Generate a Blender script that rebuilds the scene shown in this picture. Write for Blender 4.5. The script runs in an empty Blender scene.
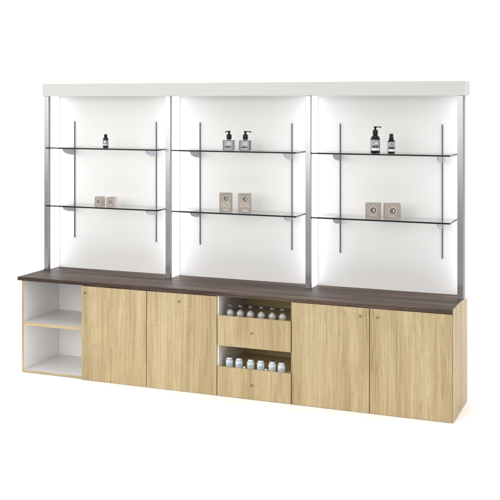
import bpy, bmesh, math, random
from mathutils import Vector, Matrix
random.seed(4)
S = bpy.context.scene
COL = S.collection

# ------------------------------------------------------------------ camera
cam = bpy.data.objects.new('camera', bpy.data.cameras.new('camera'))
COL.objects.link(cam)
cam.location = (4.8962, -7.1089, 2.268)
cam.rotation_euler = (math.pi / 2, 0, 0.3791)
cam.data.sensor_width = 36
cam.data.lens = 72.52
cam.data.shift_y = -0.2977
cam.data.clip_end = 500
S.camera = cam

# ------------------------------------------------------------------ world: white studio, dimmer behind the photographer
W = bpy.data.worlds.new('World'); S.world = W; W.use_nodes = True
wn, wl = W.node_tree.nodes, W.node_tree.links
bg = wn['Background']
tc = wn.new('ShaderNodeTexCoord'); sp = wn.new('ShaderNodeSeparateXYZ')
def ramp(sock, a, b):
    k = wn.new('ShaderNodeMapRange'); k.interpolation_type = 'SMOOTHSTEP'
    k.inputs['From Min'].default_value = min(a, b); k.inputs['From Max'].default_value = max(a, b)
    k.inputs['To Min'].default_value = 0 if a < b else 1; k.inputs['To Max'].default_value = 1 if a < b else 0
    wl.new(sock, k.inputs['Value']); return k.outputs[0]
wl.new(tc.outputs['Generated'], sp.inputs[0])
dk = wn.new('ShaderNodeMath'); dk.operation = 'MULTIPLY'
wl.new(ramp(sp.outputs['Y'], .1, -.3), dk.inputs[0]); wl.new(ramp(sp.outputs['Z'], .40, -.10), dk.inputs[1])
st_ = wn.new('ShaderNodeMapRange'); st_.inputs['To Min'].default_value = 1.42; st_.inputs['To Max'].default_value = .22
wl.new(dk.outputs[0], st_.inputs['Value'])
bg.inputs['Color'].default_value = (1, 1, 1, 1)
wl.new(st_.outputs[0], bg.inputs['Strength'])

def area(name, loc, aim, sx, sy, power, col=(1, 1, 1)):
    l = bpy.data.lights.new(name, 'AREA'); l.shape = 'RECTANGLE'; l.size = sx; l.size_y = sy
    l.energy = power; l.color = col
    o = bpy.data.objects.new(name, l); COL.objects.link(o); o.location = loc
    o.rotation_euler = (Vector(aim) - Vector(loc)).to_track_quat('-Z', 'Y').to_euler()
    return o
area('softbox', (-1.2, -6.8, 2.75), (-1.2, 0, 2.4), 7.6, 2.7, 235, (1, .988, .97))

S.view_settings.view_transform = 'Standard'; S.view_settings.look = 'None'
S.view_settings.exposure = 0; S.view_settings.gamma = 1
S.cycles.max_bounces = 12; S.cycles.transparent_max_bounces = 24
S.cycles.caustics_reflective = False; S.cycles.caustics_refractive = False

# ------------------------------------------------------------------ materials
def new_mat(name):
    m = bpy.data.materials.new(name); m.use_nodes = True
    return m, m.node_tree.nodes, m.node_tree.links, m.node_tree.nodes['Principled BSDF']

def plain(name, col, rough=.5, metal=0, spec=.5, noise=0, nscale=40, bump=0, stretch=(1, 1, 1), coat=0):
    m, n, l, b = new_mat(name)
    b.inputs['Base Color'].default_value = (*col, 1)
    b.inputs['Roughness'].default_value = rough; b.inputs['Metallic'].default_value = metal
    b.inputs['Specular IOR Level'].default_value = spec; b.inputs['Coat Weight'].default_value = coat
    if noise or bump:
        t = n.new('ShaderNodeTexCoord'); mp = n.new('ShaderNodeMapping'); mp.inputs['Scale'].default_value = stretch
        nz = n.new('ShaderNodeTexNoise'); nz.inputs['Scale'].default_value = nscale; nz.inputs['Detail'].default_value = 5
        l.new(t.outputs['Object'], mp.inputs[0]); l.new(mp.outputs[0], nz.inputs['Vector'])
        if noise:
            r = n.new('ShaderNodeMapRange'); r.inputs['From Min'].default_value = .25; r.inputs['From Max'].default_value = .75
            r.inputs['To Min'].default_value = 1 - noise; r.inputs['To Max'].default_value = 1 + noise
            mx = n.new('ShaderNodeMix'); mx.data_type = 'RGBA'; mx.blend_type = 'MULTIPLY'
            mx.inputs[0].default_value = 1; mx.inputs[6].default_value = (*col, 1)
            l.new(nz.outputs[0], r.inputs[0]); l.new(r.outputs[0], mx.inputs[7]); l.new(mx.outputs[2], b.inputs['Base Color'])
        if bump:
            bp = n.new('ShaderNodeBump'); bp.inputs['Strength'].default_value = bump; bp.inputs['Distance'].default_value = .002
            l.new(nz.outputs[0], bp.inputs['Height']); l.new(bp.outputs[0], b.inputs['Normal'])
    return m

def wood(name, stops, along, rough=.5, broad=9, warp=.05, saw=.14, pores=.25, bump=.15, spec=.4):
    """grain runs along axis `along` ('x' or 'z'); object coordinates, offset per board"""
    m, n, l, b = new_mat(name)
    t = n.new('ShaderNodeTexCoord'); oi = n.new('ShaderNodeObjectInfo')
    off = n.new('ShaderNodeVectorMath'); off.operation = 'SCALE'; off.inputs[0].default_value = (17.3, 9.1, 23.7)
    l.new(oi.outputs['Random'], off.inputs['Scale'])
    add = n.new('ShaderNodeVectorMath'); l.new(t.outputs['Object'], add.inputs[0]); l.new(off.outputs[0], add.inputs[1])
    def sc(v):
        mp = n.new('ShaderNodeMapping'); mp.inputs['Scale'].default_value = v if along == 'z' else (v[2], v[0], v[1])
        l.new(src, mp.inputs[0]); return mp.outputs[0]
    def nz(vec, detail=4, rough_=.55, dist=0):
        q = n.new('ShaderNodeTexNoise'); q.inputs['Scale'].default_value = 1; q.inputs['Detail'].default_value = detail
        q.inputs['Roughness'].default_value = rough_; q.inputs['Distortion'].default_value = dist
        l.new(vec, q.inputs['Vector']); return q.outputs[0]
    src = add.outputs[0]
    # slow wander of the grain lines
    w = n.new('ShaderNodeTexNoise'); w.inputs['Scale'].default_value = 1; w.inputs['Detail'].default_value = 2
    l.new(sc((3.2, 3.2, 1.5)), w.inputs['Vector'])
    ws = n.new('ShaderNodeVectorMath'); ws.operation = 'SCALE'; ws.inputs['Scale'].default_value = warp
    l.new(w.outputs['Color'], ws.inputs[0])
    ad2 = n.new('ShaderNodeVectorMath'); l.new(add.outputs[0], ad2.inputs[0]); l.new(ws.outputs[0], ad2.inputs[1]); src = ad2.outputs[0]
    g1 = nz(sc((broad, broad, .55)), 3, .5)
    g2 = nz(sc((broad * 9, broad * 9, 1.3)), 6, .66)
    g3 = nz(sc((230, 230, 9)), 3, .6)
    g4 = nz(sc((14, 14, 230)), 2, .5)      # saw marks across the grain
    g5 = nz(sc((9, 9, 3.0)), 3, .5)      # where they show
    def mth(op, a, c, clamp=False):
        k = n.new('ShaderNodeMath'); k.operation = op; k.use_clamp = clamp
        for i, v in enumerate((a, c)):
            if isinstance(v, (int, float)): k.inputs[i].default_value = v
            else: l.new(v, k.inputs[i])
        return k.outputs[0]
    f = mth('ADD', mth('MULTIPLY', g1, .46), mth('MULTIPLY', g2, .54))
    r = n.new('ShaderNodeValToRGB'); e = r.color_ramp.elements
    while len(e) < len(stops): e.new(.5)
    for i, (p, c) in enumerate(stops): e[i].position = p; e[i].color = (*c, 1)
    l.new(f, r.inputs[0])
    k3 = n.new('ShaderNodeMapRange'); k3.inputs['From Min'].default_value = .52; k3.inputs['From Max'].default_value = .70
    k3.inputs['To Min'].default_value = 1; k3.inputs['To Max'].default_value = 1 - pores; l.new(g3, k3.inputs[0])
    msk = n.new('ShaderNodeMapRange'); msk.inputs['From Min'].default_value = .5; msk.inputs['From Max'].default_value = .66; l.new(g5, msk.inputs[0])
    sw = n.new('ShaderNodeMapRange'); sw.inputs['From Min'].default_value = .4; sw.inputs['From Max'].default_value = .62
    sw.inputs['To Min'].default_value = 0; sw.inputs['To Max'].default_value = saw; l.new(g4, sw.inputs[0])
    val = mth('ADD', k3.outputs[0], mth('MULTIPLY', sw.outputs[0], msk.outputs[0]))
    mx = n.new('ShaderNodeMix'); mx.data_type = 'RGBA'; mx.blend_type = 'MULTIPLY'; mx.inputs[0].default_value = 1
    l.new(r.outputs[0], mx.inputs[6]); l.new(val, mx.inputs[7]); l.new(mx.outputs[2], b.inputs['Base Color'])
    b.inputs['Roughness'].default_value = rough; b.inputs['Specular IOR Level'].default_value = spec
    bp = n.new('ShaderNodeBump'); bp.inputs['Strength'].default_value = bump; bp.inputs['Distance'].default_value = .001
    l.new(val, bp.inputs['Height']); l.new(bp.outputs[0], b.inputs['Normal'])
    return m

OAK_STOPS = [(.32, (.255, .178, .086)), (.43, (.37, .274, .142)), (.52, (.440, .336, .184)), (.64, (.52, .415, .250))]
OAK = wood('light_oak', OAK_STOPS, 'z')
OAKX = wood('light_oak_edge', OAK_STOPS, 'x')
OAKD = wood('oak_interior', [(.36, (.44, .32, .14)), (.5, (.60, .46, .23)), (.64, (.68, .54, .30))], 'x')
WENGE = wood('dark_wood', [(.37, (.018, .010, .006)), (.45, (.046, .028, .019)), (.53, (.090, .060, .043)), (.62, (.160, .116, .088))], 'x',
             rough=.5, broad=8, warp=.03, saw=.05, pores=.5, bump=.1, spec=.18)
FLOOR = plain('white_floor', (.985, .985, .985), .9, spec=.1)
PANEL = plain('off_white_panel', (.735, .725, .71), .55, spec=.25, noise=.012, nscale=3)
VALANCE = plain('off_white_laminate', (.575, .565, .54), .55, spec=.3, noise=.03, nscale=6, stretch=(.5, 8, 30))
WHITE = plain('white_melamine', (.87, .86, .845), .4, spec=.4, noise=.01, nscale=5)
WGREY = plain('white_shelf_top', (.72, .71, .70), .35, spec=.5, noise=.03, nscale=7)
ALU = plain('brushed_aluminium', (.39, .39, .385), .28, metal=1, noise=.1, nscale=5, stretch=(60, 60, .6), bump=.05)
STRIP = plain('dark_grey_strip', (.07, .07, .068), .5)
STEEL = plain('dark_steel', (.11, .11, .115), .45, metal=.3)
SLOT = plain('slot_black', (.04, .04, .042), .7)
BRASS = plain('aged_brass', (.26, .19, .10), .3, metal=1)
GEDGE = plain('glass_edge_dark', (.007, .011, .010), .3, spec=.2)
SHADE = plain('recess_dark', (.035, .028, .02), .8)
BLACK = plain('black_plastic', (.006, .006, .006), .3, spec=.5)
BLACKM = plain('black_cap', (.007, .007, .007), .4, spec=.25)
DGLASS = plain('black_glass', (.004, .0035, .0035), .12, spec=.28)
LABEL = plain('lavender_grey_label', (.34, .335, .365), .55, noise=.03, nscale=200)
LABELD = plain('label_print_dark', (.035, .035, .05), .6)
LABELG = plain('label_print_grey', (.22, .22, .25), .6)
LABELW = plain('label_print_white', (.78, .77, .78), .6)
KRAFT = plain('grey_beige_card', (.34, .298, .265), .75, spec=.2, noise=.22, nscale=330)
KRAFTE = plain('pale_card_edge', (.62, .57, .52), .75, spec=.2)
EMB = plain('emblem_dark', (.075, .062, .055), .6)
EMBP = plain('emblem_pale', (.62, .56, .50), .6)
JARW = plain('white_jar_label', (.62, .70, .75), .5)
JARB = plain('jar_print', (.10, .20, .28), .6)
FROST = plain('frosted_jar_glass', (.50, .53, .54), .25)
STOPPER = plain('dark_stopper', (.14, .15, .18), .3)
TAGW = plain('white_card', (.8, .8, .78), .6)

def glass(name, tint, ior=1.45, rough=.02, lo=.05, clear=1.0):
    m, n, l, b = new_mat(name); n.remove(b)
    out = n['Material Output']
    tr = n.new('ShaderNodeBsdfTransparent'); tr.inputs[0].default_value = (*tint, 1)
    gl = n.new('ShaderNodeBsdfGlossy'); gl.inputs['Roughness'].default_value = rough
    fr = n.new('ShaderNodeFresnel'); fr.inputs[0].default_value = ior
    mx = n.new('ShaderNodeMixShader'); ge = n.new('ShaderNodeNewGeometry'); fb = n.new('ShaderNodeMath'); fb.operation = 'MULTIPLY_ADD'
    fb.inputs[1].default_value = -1; fb.inputs[2].default_value = 1; l.new(ge.outputs['Backfacing'], fb.inputs[0])
    ff = n.new('ShaderNodeMath'); ff.operation = 'MULTIPLY'; l.new(fr.outputs[0], ff.inputs[0]); l.new(fb.outputs[0], ff.inputs[1])
    l.new(ff.outputs[0], mx.inputs[0]); l.new(tr.outputs[0], mx.inputs[1]); l.new(gl.outputs[0], mx.inputs[2])
    l.new(mx.outputs[0], out.inputs[0]); return m
PANE = glass('clear_glass', (.975, .985, .98))
m, n, l, b = new_mat('frosted_grey_acrylic')
b.inputs['Base Color'].default_value = (.36, .375, .41, 1); b.inputs['Roughness'].default_value = .3; b.inputs['Alpha'].default_value = .75
ACRYL = m
def real_glass(name, col, rough=.03):
    m, n, l, b = new_mat(name)
    b.inputs['Base Color'].default_value = (*col, 1); b.inputs['Transmission Weight'].default_value = 1
    b.inputs['Roughness'].default_value = rough; b.inputs['IOR'].default_value = 1.45
    return m
m, n, l, b = new_mat('pearl_powder_glass')
b.inputs['Base Color'].default_value = (.58, .57, .58, 1); b.inputs['Roughness'].default_value = .07; b.inputs['Coat Weight'].default_value = 1
b.inputs['Transmission Weight'].default_value = .25; PEARL = m
NECK = real_glass('grey_flask_glass', (.72, .73, .77), .05)
LOTION = real_glass('grey_bottle_glass', (.26, .26, .28), .1)
m, n, l, b = new_mat('led_diffuser')
b.inputs['Base Color'].default_value = (.9, .9, .9, 1); b.inputs['Emission Color'].default_value = (.89, .91, 1, 1); b.inputs['Emission Strength'].default_value = 2.1
LED = m

# ------------------------------------------------------------------ mesh helpers
class MB:
    def __init__(s): s.bm = bmesh.new()
    def _mat(s, faces, i):
        for f in faces: f.material_index = i
    def box(s, x0, x1, y0, y1, z0, z1, mat=0, bev=.0012, seg=2, face=None):
        """face: {'-x','+x','-y','+y','-z','+z'} -> material index for that side"""
        vs = [s.bm.verts.new((x, y, z)) for x in (x0, x1) for y in (y0, y1) for z in (z0, z1)]
        q = [(0, 1, 3, 2), (4, 6, 7, 5), (0, 4, 5, 1), (2, 3, 7, 6), (0, 2, 6, 4), (1, 5, 7, 3)]
        nm = ['-x', '+x', '-y', '+y', '-z', '+z']
        fs = []
        for k, i in zip(nm, q):
            f = s.bm.faces.new([vs[j] for j in i]); f.material_index = (face or {}).get(k, mat); fs.append(f)
        if bev:
            es = {e for f in fs for e in f.edges}
            bmesh.ops.bevel(s.bm, geom=list(es), offset=bev, segments=seg, affect='EDGES', profile=.5, clamp_overlap=True)
        return s
    def lathe(s, prof, cx=0, cy=0, n=32, mat=0, mats=None, z=0, smooth=True):
        rings = []
        for r, h in prof:
            if r < 1e-6: rings.append([s.bm.verts.new((cx, cy, h + z))])
            else: rings.append([s.bm.verts.new((cx + r * math.cos(2 * math.pi * i / n), cy + r * math.sin(2 * math.pi * i / n), h + z)) for i in range(n)])
        for k in range(len(rings) - 1):
            a, c = rings[k], rings[k + 1]
            for i in range(n):
                j = (i + 1) % n
                if len(a) == 1 and len(c) == 1: continue
                if len(a) == 1: f = s.bm.faces.new((a[0], c[j], c[i]))
                elif len(c) == 1: f = s.bm.faces.new((a[i], a[j], c[0]))
                else: f = s.bm.faces.new((a[i], a[j], c[j], c[i]))
                f.material_index = mats[k] if mats else mat; f.smooth = smooth
        return s
    def prism(s, pts, ax, d0, d1, mat=0):
        """pts: outline in the two other axes, ax: 'x','y','z' extrusion axis"""
        def P(a, c, d): return {'x': (d, a, c), 'y': (a, d, c), 'z': (a, c, d)}[ax]
        A = [s.bm.verts.new(P(a, c, d0)) for a, c in pts]; B = [s.bm.verts.new(P(a, c, d1)) for a, c in pts]
        n = len(pts); fs = [s.bm.faces.new(A), s.bm.faces.new(B)]
        for i in range(n): fs.append(s.bm.faces.new((A[i], A[(i + 1) % n], B[(i + 1) % n], B[i])))
        s._mat(fs, mat); bmesh.ops.recalc_face_normals(s.bm, faces=fs); return s
    def build(s, name, mats, parent=None, loc=(0, 0, 0)):
        bmesh.ops.recalc_face_normals(s.bm, faces=s.bm.faces)
        me = bpy.data.meshes.new(name); s.bm.to_mesh(me); s.bm.free()
        for q in (mats if isinstance(mats, (list, tuple)) else [mats]): me.materials.append(q)
        o = bpy.data.objects.new(name, me); COL.objects.link(o); o.location = loc
        if parent: o.parent = parent
        return o

def empty(name, loc, rz=0, label=None, cat=None, group=None):
    o = bpy.data.objects.new(name, None); o.empty_display_size = .05; COL.objects.link(o)
    o.location = loc; o.rotation_euler.z = rz
    if label: o['label'] = label
    if cat: o['category'] = cat
    if group: o['group'] = group
    return o

def lettering(text, w, h, mat, parent, loc, curve_r=None, name='lettering'):
    """upright text facing -y, w x h metres, as a thin mesh (wrapped round a cylinder of radius curve_r)"""
    cu = bpy.data.curves.new('t', 'FONT'); cu.body = text; cu.resolution_u = 2; cu.extrude = .02; cu.offset = .004
    tmp = bpy.data.objects.new('t', cu); COL.objects.link(tmp)
    bpy.context.view_layer.update()
    me = bpy.data.meshes.new_from_object(tmp.evaluated_get(bpy.context.evaluated_depsgraph_get()))
    bpy.data.objects.remove(tmp); bpy.data.curves.remove(cu)
    xs = [v.co.x for v in me.vertices]; ys = [v.co.y for v in me.vertices]
    x0, x1, y0, y1 = min(xs), max(xs), min(ys), max(ys)
    for v in me.vertices:
        x = ((v.co.x - x0) / (x1 - x0) - .5) * w; z = ((v.co.y - y0) / (y1 - y0) - .5) * h; d = v.co.z * .02
        if curve_r:
            a = x / curve_r; v.co = ((curve_r + d) * math.sin(a), -(curve_r + d) * math.cos(a), z)
        else: v.co = (x, -d, z)
    me.name = name; me.materials.clear(); me.materials.append(mat)
    o = bpy.data.objects.new(name, me); COL.objects.link(o); o.parent = parent; o.location = loc
    return o

def wrap_label(bm_owner, r, a0, a1, z0, z1, mat=0, n=16, t=.0006):
    bm = bm_owner.bm
    for k in range(n):
        b0 = a0 + (a1 - a0) * k / n; b1 = a0 + (a1 - a0) * (k + 1) / n
        f = bm.faces.new([bm.verts.new(((r + t) * math.sin(q), -(r + t) * math.cos(q), z)) for q, z in ((b0, z0), (b1, z0), (b1, z1), (b0, z1))])
        f.material_index = mat; f.smooth = True
    bmesh.ops.remove_doubles(bm, verts=bm.verts, dist=1e-6)

# ------------------------------------------------------------------ the setting
fl = MB(); fl.bm.faces.new([fl.bm.verts.new(v) for v in ((-60, -3.4, 0), (70, -3.4, 0), (70, 160, 0), (-60, 160, 0))])
floor = fl.build('floor', FLOOR); floor['kind'] = 'structure'

# ------------------------------------------------------------------ the cabinet
H, D, L = .80, .572, 3.604
CAB = empty('display_cabinet', (0, 0, 0), 0,
            'long light oak cabinet with dark top and three lit white bays of glass shelves above', 'display cabinet')
Z0, ZT = .004, .769                                   # carcass bottom / underside of the top
YC = .0195                                            # carcass front, behind the overlaid doors

MB().box(-.028, 3.5972, -.004, D, ZT + .001, H).build('countertop', WENGE, CAB)
# left end panel: oak outside and front edge, white inside
MB().box(0, .019, YC, D - .001, Z0, ZT, face={'+x': 1}).build('side_panel', [OAK, WHITE], CAB)
MB().box(3.598, 3.604, -.001, D - .0005, Z0, H + .0005, bev=.001).build('side_panel', OAK, CAB)
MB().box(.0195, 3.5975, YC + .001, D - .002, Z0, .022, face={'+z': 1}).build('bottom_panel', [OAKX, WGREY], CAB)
MB().box(.0195, .589, D - .014, D - .002, .0225, ZT).build('back_panel', WHITE, CAB)
MB().box(.5895, 3.5975, D - .014, D - .002, .0225, ZT).build('back_panel', OAKD, CAB)
for x, fm in ((.590, {}), (1.781, {'+x': 1}), (2.3875, {}), (2.99, {})):
    MB().box(x, x + .018, YC + .0005, D - .0145, .0225, ZT, face={'-y': 0, '-x': 1, '+x': 1} if x != 1.781 else {'-x': 1, '+x': 1, '-y': 1}).build('divider', [OAK, WHITE], CAB)
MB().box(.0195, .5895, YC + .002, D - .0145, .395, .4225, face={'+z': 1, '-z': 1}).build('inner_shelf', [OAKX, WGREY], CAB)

def knob(parent, x, z):
    k = MB(); k.lathe([(0, 0), (.0045, 0), (.0045, .010), (.0085, .013), (.0095, .018), (.007, .022), (0, .023)], n=20)
    for v in k.bm.verts: v.co = Vector((v.co.x, -v.co.z, v.co.y))
    k.lathe([(.0095, 0), (.011, .0)], n=20)
    for v in k.bm.verts: v.co *= .82
    return k.build('knob', BRASS, parent, (x, -.0090, z))

gap = .003
for x0, x1, kx, kz in ((.588, 1.181, .622, .710), (1.181, 1.789, 1.470, .703), (2.397, 2.997, 2.928, .703), (2.997, 3.5990, 3.057, .704)):
    w = x1 - x0 - 2 * gap if x0 != .588 else x1 - x0 - gap
    cx = (x0 + (gap if x0 != .588 else 0)) + w / 2
    d = MB().box(-w / 2, w / 2, -.009, .009, -.381, .381).build('door', OAK, CAB, (cx, .0095, .3835))
    knob(d, kx - cx, kz - .3835)
for z0, z1, kz in ((.389, .621, .506), (.0035, .229, .112)):
    cx = 2.093; w = .598; zc = (z0 + z1) / 2; h = z1 - z0
    d = MB().box(-w / 2, w / 2, -.009, .009, -h / 2, h / 2).build('drawer', OAK, CAB, (cx, .0095, zc))
    knob(d, 2.079 - cx, kz - zc)
    # the tray the bottles stand in, a little below the top of the front
    MB().box(-.286, .286, .0095, .50, h / 2 - .030, h / 2 - .018).build('tray', OAKD, d)
MB().box(1.80, 2.387, YC + .02, D - .015, .393, .404).build('drawer_rail', OAKX, CAB)

# ---- upper rack
YP0, YP1 = .378, .400                                  # posts
POSTS = (-.017, 1.160, 2.380, 3.563); PW = .044
VT, VB = 2.4185, 2.3105
MB().box(-.022, 3.621, .358, .595, VB, VT, bev=.0015).build('valance', VALANCE, CAB)
MB().box(-.020, 3.619, D + .0005, D + .018, H + .0005, VB - .0005).build('wall_panel', PANEL, CAB)
for i, x in enumerate(POSTS):
    p = MB().box(x, x + PW, YP0, YP1, H + .0005, VB - .0005, bev=.002, seg=3).build('post', ALU, CAB)
    MB().box(x + .006, x + PW - .0015, YP1 + .0002, YP1 + .012, H + .0005, VB - .0008, bev=0).build('post_strip', STRIP, p)  # plain dark grey strip along the back of the post
    MB().box(x - .004, x + PW + .004, YP0 - .003, YP1 + .006, H + .0004, H + .006, bev=.001).build('post_foot', STEEL, p)
    # white box section behind the post carrying the light strips
    if i == 0: a, b_ = -.0195, .016
    elif i == 3: a, b_ = 3.584, 3.6185
    else: a, b_ = x + .006, x + PW - .006
    f = MB()
    f.box(a, b_, YP1 + .0125, D, H + .0005, VB - .0005, bev=.001)
    sp_ = f.build('spacer_panel', WHITE, CAB)
    if i < 3:
        MB().box(b_ + .0002, b_ + .004, YP1 + .016, D - .012, H + .004, VB - .004, bev=.001).build('light_panel', LED, sp_)
    if i > 0:
        MB().box(a - .004, a - .0002, YP1 + .016, D - .012, H + .004, VB - .004, bev=.001).build('light_panel', LED, sp_)

STD = ((.174, .979), (1.388, 2.203), (2.607, 3.417))
GL = ((.062, 1.136), (1.262, 2.336), (2.457, 3.528))
SH = (1.866, 1.370)
for bay in range(3):
    for x in STD[bay]:
        s = MB(); s.box(x - .0040, x + .0040, D - .008, D, 1.067, 2.090, bev=.0008, seg=1)
        k = 0
        while 1.082 + .025 * k < 2.08:
            z = 1.082 + .025 * k
            s.box(x - .0016, x + .0016, D - .0088, D - .0081, z, z + .013, mat=1, bev=0); k += 1
        st = s.build('wall_standard', [STEEL, SLOT], CAB)
        for z in SH:
            zt = z - .0056
            pts = [(D - .012, zt), (.372, zt), (.372, zt - .004)]
            for q in range(1, 13):
                a = math.radians(90 * q / 12)
                pts.append((D - .012 - .188 * math.cos(a), zt - .004 - .058 * math.sin(a)))
            MB().prism(pts, 'x', x - .003, x + .003).build('shelf_bracket', ACRYL, st)
    a, b_ = GL[bay]
    for z in SH:
        g = MB(); g.box(a + .0002, b_ - .0035, .2835, D - .001, z - .005, z + .005, bev=0)
        go = g.build('glass_shelf', PANE, CAB)
        e = MB()
        e.box(a, b_, .280, .2832, z - .0058, z + .0058, bev=.0006, seg=1)
        e.box(b_ - .0032, b_, .2834, D - .001, z - .0058, z + .0058, bev=.0006, seg=1)
        e.build('polished_edge', GEDGE, go)

# ------------------------------------------------------------------ products on the glass shelves
ZU, ZL = SH[0] + .0055, SH[1] + .0055

# small dark bottle, upper left bay
t = empty('small_bottle', (.620, .335, ZU), math.radians(20), 'small black glass bottle alone on the upper glass shelf of the left bay', 'bottle')
MB().lathe([(0, .001), (.020, 0), (.0235, .003), (.0235, .076), (.021, .084), (.013, .090), (.0115, .093), (0, .093)]).build('bottle_body', DGLASS, t)
MB().lathe([(0, .0932), (.0135, .0932), (.0135, .112), (.010, .118), (0, .118)], n=24).build('cap', BLACKM, t)
q = MB(); wrap_label(q, .0235, -1.35, 1.35, .020, .068); lb = q.build('label', LABELG, t)
q = MB(); wrap_label(q, .0242, -.9, .75, .026, .033); wrap_label(q, .0242, -.45, .1, .044, .060); q.build('label_print', LABELW, lb)

def pump_head(parent, z, r, h, rz, reach, spout_z):
    """collar, neck, press button and spout; rz turns the spout"""
    k = MB()
    k.lathe([(0, z), (r, z), (r * 1.03, z + .003), (r * 1.03, z + h * .48), (r * .8, z + h * .56), (r * .42, z + h * .6), (r * .36, z + h * .82), (0, z + h * .82)], n=28)
    k.lathe([(0, z + h * .82), (r * .62, z + h * .82), (r * .66, z + h * .86), (r * .62, z + h * .97), (0, z + h)], n=24)
    v0 = len(k.bm.verts)
    k.box(0, reach, -.0045, .0045, z + h * .86, z + h * .97, bev=.002)
    k.box(reach - .007, reach + .0005, -.004, .004, z + h * .78, z + h * .92, bev=.0015)
    k.bm.verts.ensure_lookup_table()
    bmesh.ops.rotate(k.bm, verts=k.bm.verts[v0:], cent=(0, 0, 0), matrix=Matrix.Rotation(rz, 3, 'Z'))
    return k.build('pump', BLACKM, parent)

for x, lab, rz in ((1.737, 'square grey pump bottle, left of the pair, black spout facing front', math.radians(-115)),
                   (1.879, 'square grey pump bottle, right of the pair, black spout pointing right', math.radians(-8))):
    t = empty('pump_bottle', (x, .365, ZU), math.radians(14), lab, 'pump bottle', 'square pump bottles on the upper middle shelf')
    MB().box(-.044, .044, -.030, .030, .0005, .076, bev=.008, seg=4).build('bottle_body', LOTION, t)
    MB().lathe([(0, .0765), (.015, .0765), (.015, .0835), (0, .0835)], n=24).build('neck', LOTION, t)
    pump_head(t, .0838, .0185, .060, rz, .044, 0)
    t.scale = (1.1, 1.1, 1.1)
    lb = MB().box(-.029, .029, -.0312, -.0302, .006, .072, bev=0).build('label', LABEL, t)
    lettering('VA', .030, .022, LABELW, lb, (.003, -.0316, .050))
    q = MB(); q.box(-.024, .010, -.0318, -.0313, .022, .031, bev=0); q.box(.015, .023, -.0318, -.0313, .023, .030, bev=0); q.build('label_band', LABELD, lb)

# dark pump bottle and dark spray bottle, upper right bay
t = empty('pump_bottle', (2.953, .335, ZU), math.radians(20), 'tall round black pump bottle with grey label, upper shelf of right bay', 'pump bottle')
MB().lathe([(0, .001), (.033, 0), (.0365, .004), (.0365, .106), (.034, .118), (.026, .130), (.017, .138), (.0155, .142), (0, .142)], n=40).build('bottle_body', DGLASS, t)
pump_head(t, .1425, .0195, .064, math.radians(-12), .044, 0)
q = MB(); wrap_label(q, .0365, -1.25, 1.25, .022, .104); lb = q.build('label', LABEL, t)
q = MB(); wrap_label(q, .0372, -.75, .45, .046, .060, 0); wrap_label(q, .0372, .6, .8, .046, .060, 0)
wrap_label(q, .0372, -.9, .9, .026, .040, 1)
wrap_label(q, .0372, -.5, -.42, .074, .094, 2); wrap_label(q, .0372, -.42, .3, .090, .094, 2); wrap_label(q, .0372, -.1, .4, .076, .086, 1)
q.build('label_print', [LABELD, LABELW, LABELG], lb)

t = empty('spray_bottle', (3.077, .335, ZU), math.radians(20), 'slim black bottle with capped spray top, right of the tall black pump bottle', 'spray bottle')
MB().lathe([(0, .001), (.024, 0), (.0275, .004), (.0275, .092), (.026, .099), (.018, .105), (0, .105)], n=36).build('bottle_body', DGLASS, t)
MB().lathe([(0, .1055), (.0175, .1055), (.0175, .121), (.0145, .124), (.0145, .146), (.011, .151), (0, .151)], n=28).build('cap', BLACKM, t)
q = MB(); wrap_label(q, .0275, -1.25, 1.25, .017, .090); lb = q.build('label', LABEL, t)
q = MB(); wrap_label(q, .0282, -.9, .85, .038, .053, 0); wrap_label(q, .0282, -.9, .9, .020, .033, 1); wrap_label(q, .0282, -.4, .35, .064, .078, 2)
q.build('label_print', [LABELD, LABELW, LABELG], lb)

def emblem(parent, x, y, z, r):
    """round dark crest with a pale rim and a pale swirl"""
    k = MB()
    def disc(rr, d, mat, cx=0, cz=0, n=28): k.prism([(x + cx + rr * math.cos(2 * math.pi * i / n), z + cz + rr * math.sin(2 * math.pi * i / n)) for i in range(n)], 'y', y - d, y, mat)
    disc(r * 1.2, .0004, 1); disc(r, .0008, 0); disc(r * .58, .0012, 1); disc(r * .34, .0016, 0, -r * .22, r * .02)
    k.box(x - .12 * r, x + .1 * r, y - .0019, y - .0017, z - r * .5, z + r * .5, mat=0, bev=0)
    return k.build('emblem', [EMB, EMBP], parent)

def carton(x, y, rz, w, d, h, ez, er, label, group, text=None):
    t = empty('product_box', (x, y, ZL), math.radians(rz), label, 'box', group)
    MB().box(-w / 2, w / 2, -d / 2, d / 2, .0003, h, bev=.0012, face={'+x': 1}).build('carton', [KRAFT, KRAFTE if w < .08 else KRAFT], t)
    y0 = -d / 2; t.scale = (1.05, 1.05, 1.05)
    emblem(t, 0 if w != .098 else .002, y0, ez, er)
    if text:
        lettering(text, w * .74, .046, EMBP, t, (0, y0 - .0004, h * .385))
        MB().box(-.030, .012, y0 - .0008, y0 - .0003, h * .185, h * .20, bev=0).build('printed_line', EMBP, t)
        MB().box(-.022, .022, y0 - .0008, y0 - .0003, h * .93, h * .945, bev=0).build('printed_line', EMB, t)
        MB().box(-.018, .030, y0 - .0008, y0 - .0003, h * .10, h * .155, bev=0).build('printed_line', EMBP, t)
    else:
        MB().box(-w * .22, w * .22, y0 - .0008, y0 - .0003, h * .20, h * .235, bev=0).build('printed_line', EMBP, t)
    return t
carton(.551, .36, 6, .069, .060, .078, .042, .0155, 'small square beige box, left of the two in the left bay', 'small beige boxes in the left bay')
carton(.664, .36, 6, .069, .060, .078, .042, .0155, 'small square beige box, right of the two in the left bay', 'small beige boxes in the left bay')
carton(1.709, .365, 20, .098, .060, .146, .106, .0190, 'tall beige box, left of the two in the middle bay', 'tall beige boxes in the middle bay', 'VHOB')
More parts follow.
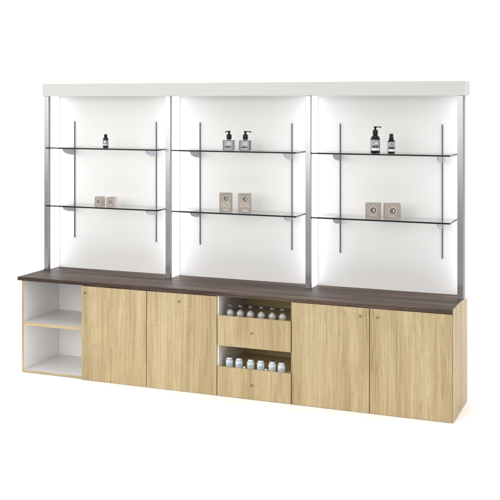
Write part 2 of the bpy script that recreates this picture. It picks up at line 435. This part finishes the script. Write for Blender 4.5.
carton(1.874, .365, 20, .098, .060, .146, .106, .0190, 'tall beige box, right of the two in the middle bay', 'tall beige boxes in the middle bay', 'GUJG')
carton(2.929, .365, 14, .114, .075, .112, .062, .0225, 'wide square beige box, left of the two in the right bay', 'wide beige boxes in the right bay')
carton(3.076, .365, 20, .116, .075, .114, .062, .0225, 'wide square beige box, right of the two in the right bay', 'wide beige boxes in the right bay')

# ------------------------------------------------------------------ flasks and jars in the drawers
ORD = ('leftmost', 'second from left', 'third from left', 'fourth from left', 'fifth from left', 'rightmost')
def copy_tree(o, parent=None):
    c = o.copy(); COL.objects.link(c)
    if parent: c.parent = parent
    for ch in [k for k in bpy.data.objects if k.parent == o]: copy_tree(ch, c)
    return c
def flask():
    t = empty('round_flask', (0, 0, 0), 0, 'x', 'flask', 'round flasks in the upper drawer')
    MB().lathe([(0, .0005), (.016, 0), (.0225, .005), (.0275, .014), (.0295, .025), (.0275, .036), (.0225, .045), (.015, .051), (.0105, .055), (.0105, .056)], n=36).build('flask_bulb', PEARL, t)
    MB().lathe([(.0105, .0562), (.0095, .064), (.0115, .071), (.017, .077), (.017, .079), (.0155, .0792), (0, .0785)], n=30).build('flask_neck', NECK, t)
    MB().lathe([(0, .0795), (.0155, .0795), (.0165, .083), (.0155, .091), (.012, .094), (0, .0945)], n=26).build('stopper', STOPPER, t)
    return t
def jar():
    t = empty('label_jar', (0, 0, 0), 0, 'x', 'jar', 'white labelled jars in the lower drawer')
    MB().lathe([(0, .0003), (.026, 0), (.0285, .003), (.0285, .057), (.0275, .060), (.0205, .0625), (0, .0625)], n=36).build('jar_body', FROST, t)
    q = MB(); q.lathe([(.0280, .004), (.0290, .005), (.0290, .055), (.0280, .0565)], n=40); lb = q.build('label', JARW, t)
    lettering('LE', .022, .015, JARB, lb, (0, 0, .031), .0293)
    MB().lathe([(0, .0630), (.0205, .0630), (.0215, .066), (.0215, .074), (.0205, .0745), (0, .0746)], n=30).build('jar_neck', WHITE, t)
    MB().lathe([(0, .0748), (.0215, .0748), (.0215, .0785), (.0205, .0795), (0, .0795)], n=30).build('lid', STOPPER, t)
    return t
F0, J0 = flask(), jar()
FX = (1.871, 1.954, 2.039, 2.128, 2.217, 2.300)
JX = (1.864, 1.944, 2.041, 2.123, 2.217, 2.292)
for i in range(6):
    o = F0 if i == 0 else copy_tree(F0)
    o.location = (FX[i], .075, .6035); o['label'] = ORD[i] + ' of six round grey flasks in the upper open drawer'
    o = J0 if i == 0 else copy_tree(J0)
    o.location = (JX[i], .075, .2115); o.rotation_euler.z = math.radians(20 + 5 * math.sin(i * 2.1)); o['label'] = ORD[i] + ' of six white labelled jars in the lower open drawer'
for x, lab in ((1.998, 'tiny white tag lying left of the third jar in the lower drawer'), (2.176, 'tiny white tag lying left of the fifth jar in the lower drawer')):
    g = MB(); g.box(-.009, .009, -.002, .002, 0, .022, bev=.0005)
    o = g.build('price_tag', TAGW, None, (x, .045, .2115)); o['label'] = lab; o['category'] = 'tag'; o['group'] = 'white tags in the lower drawer'
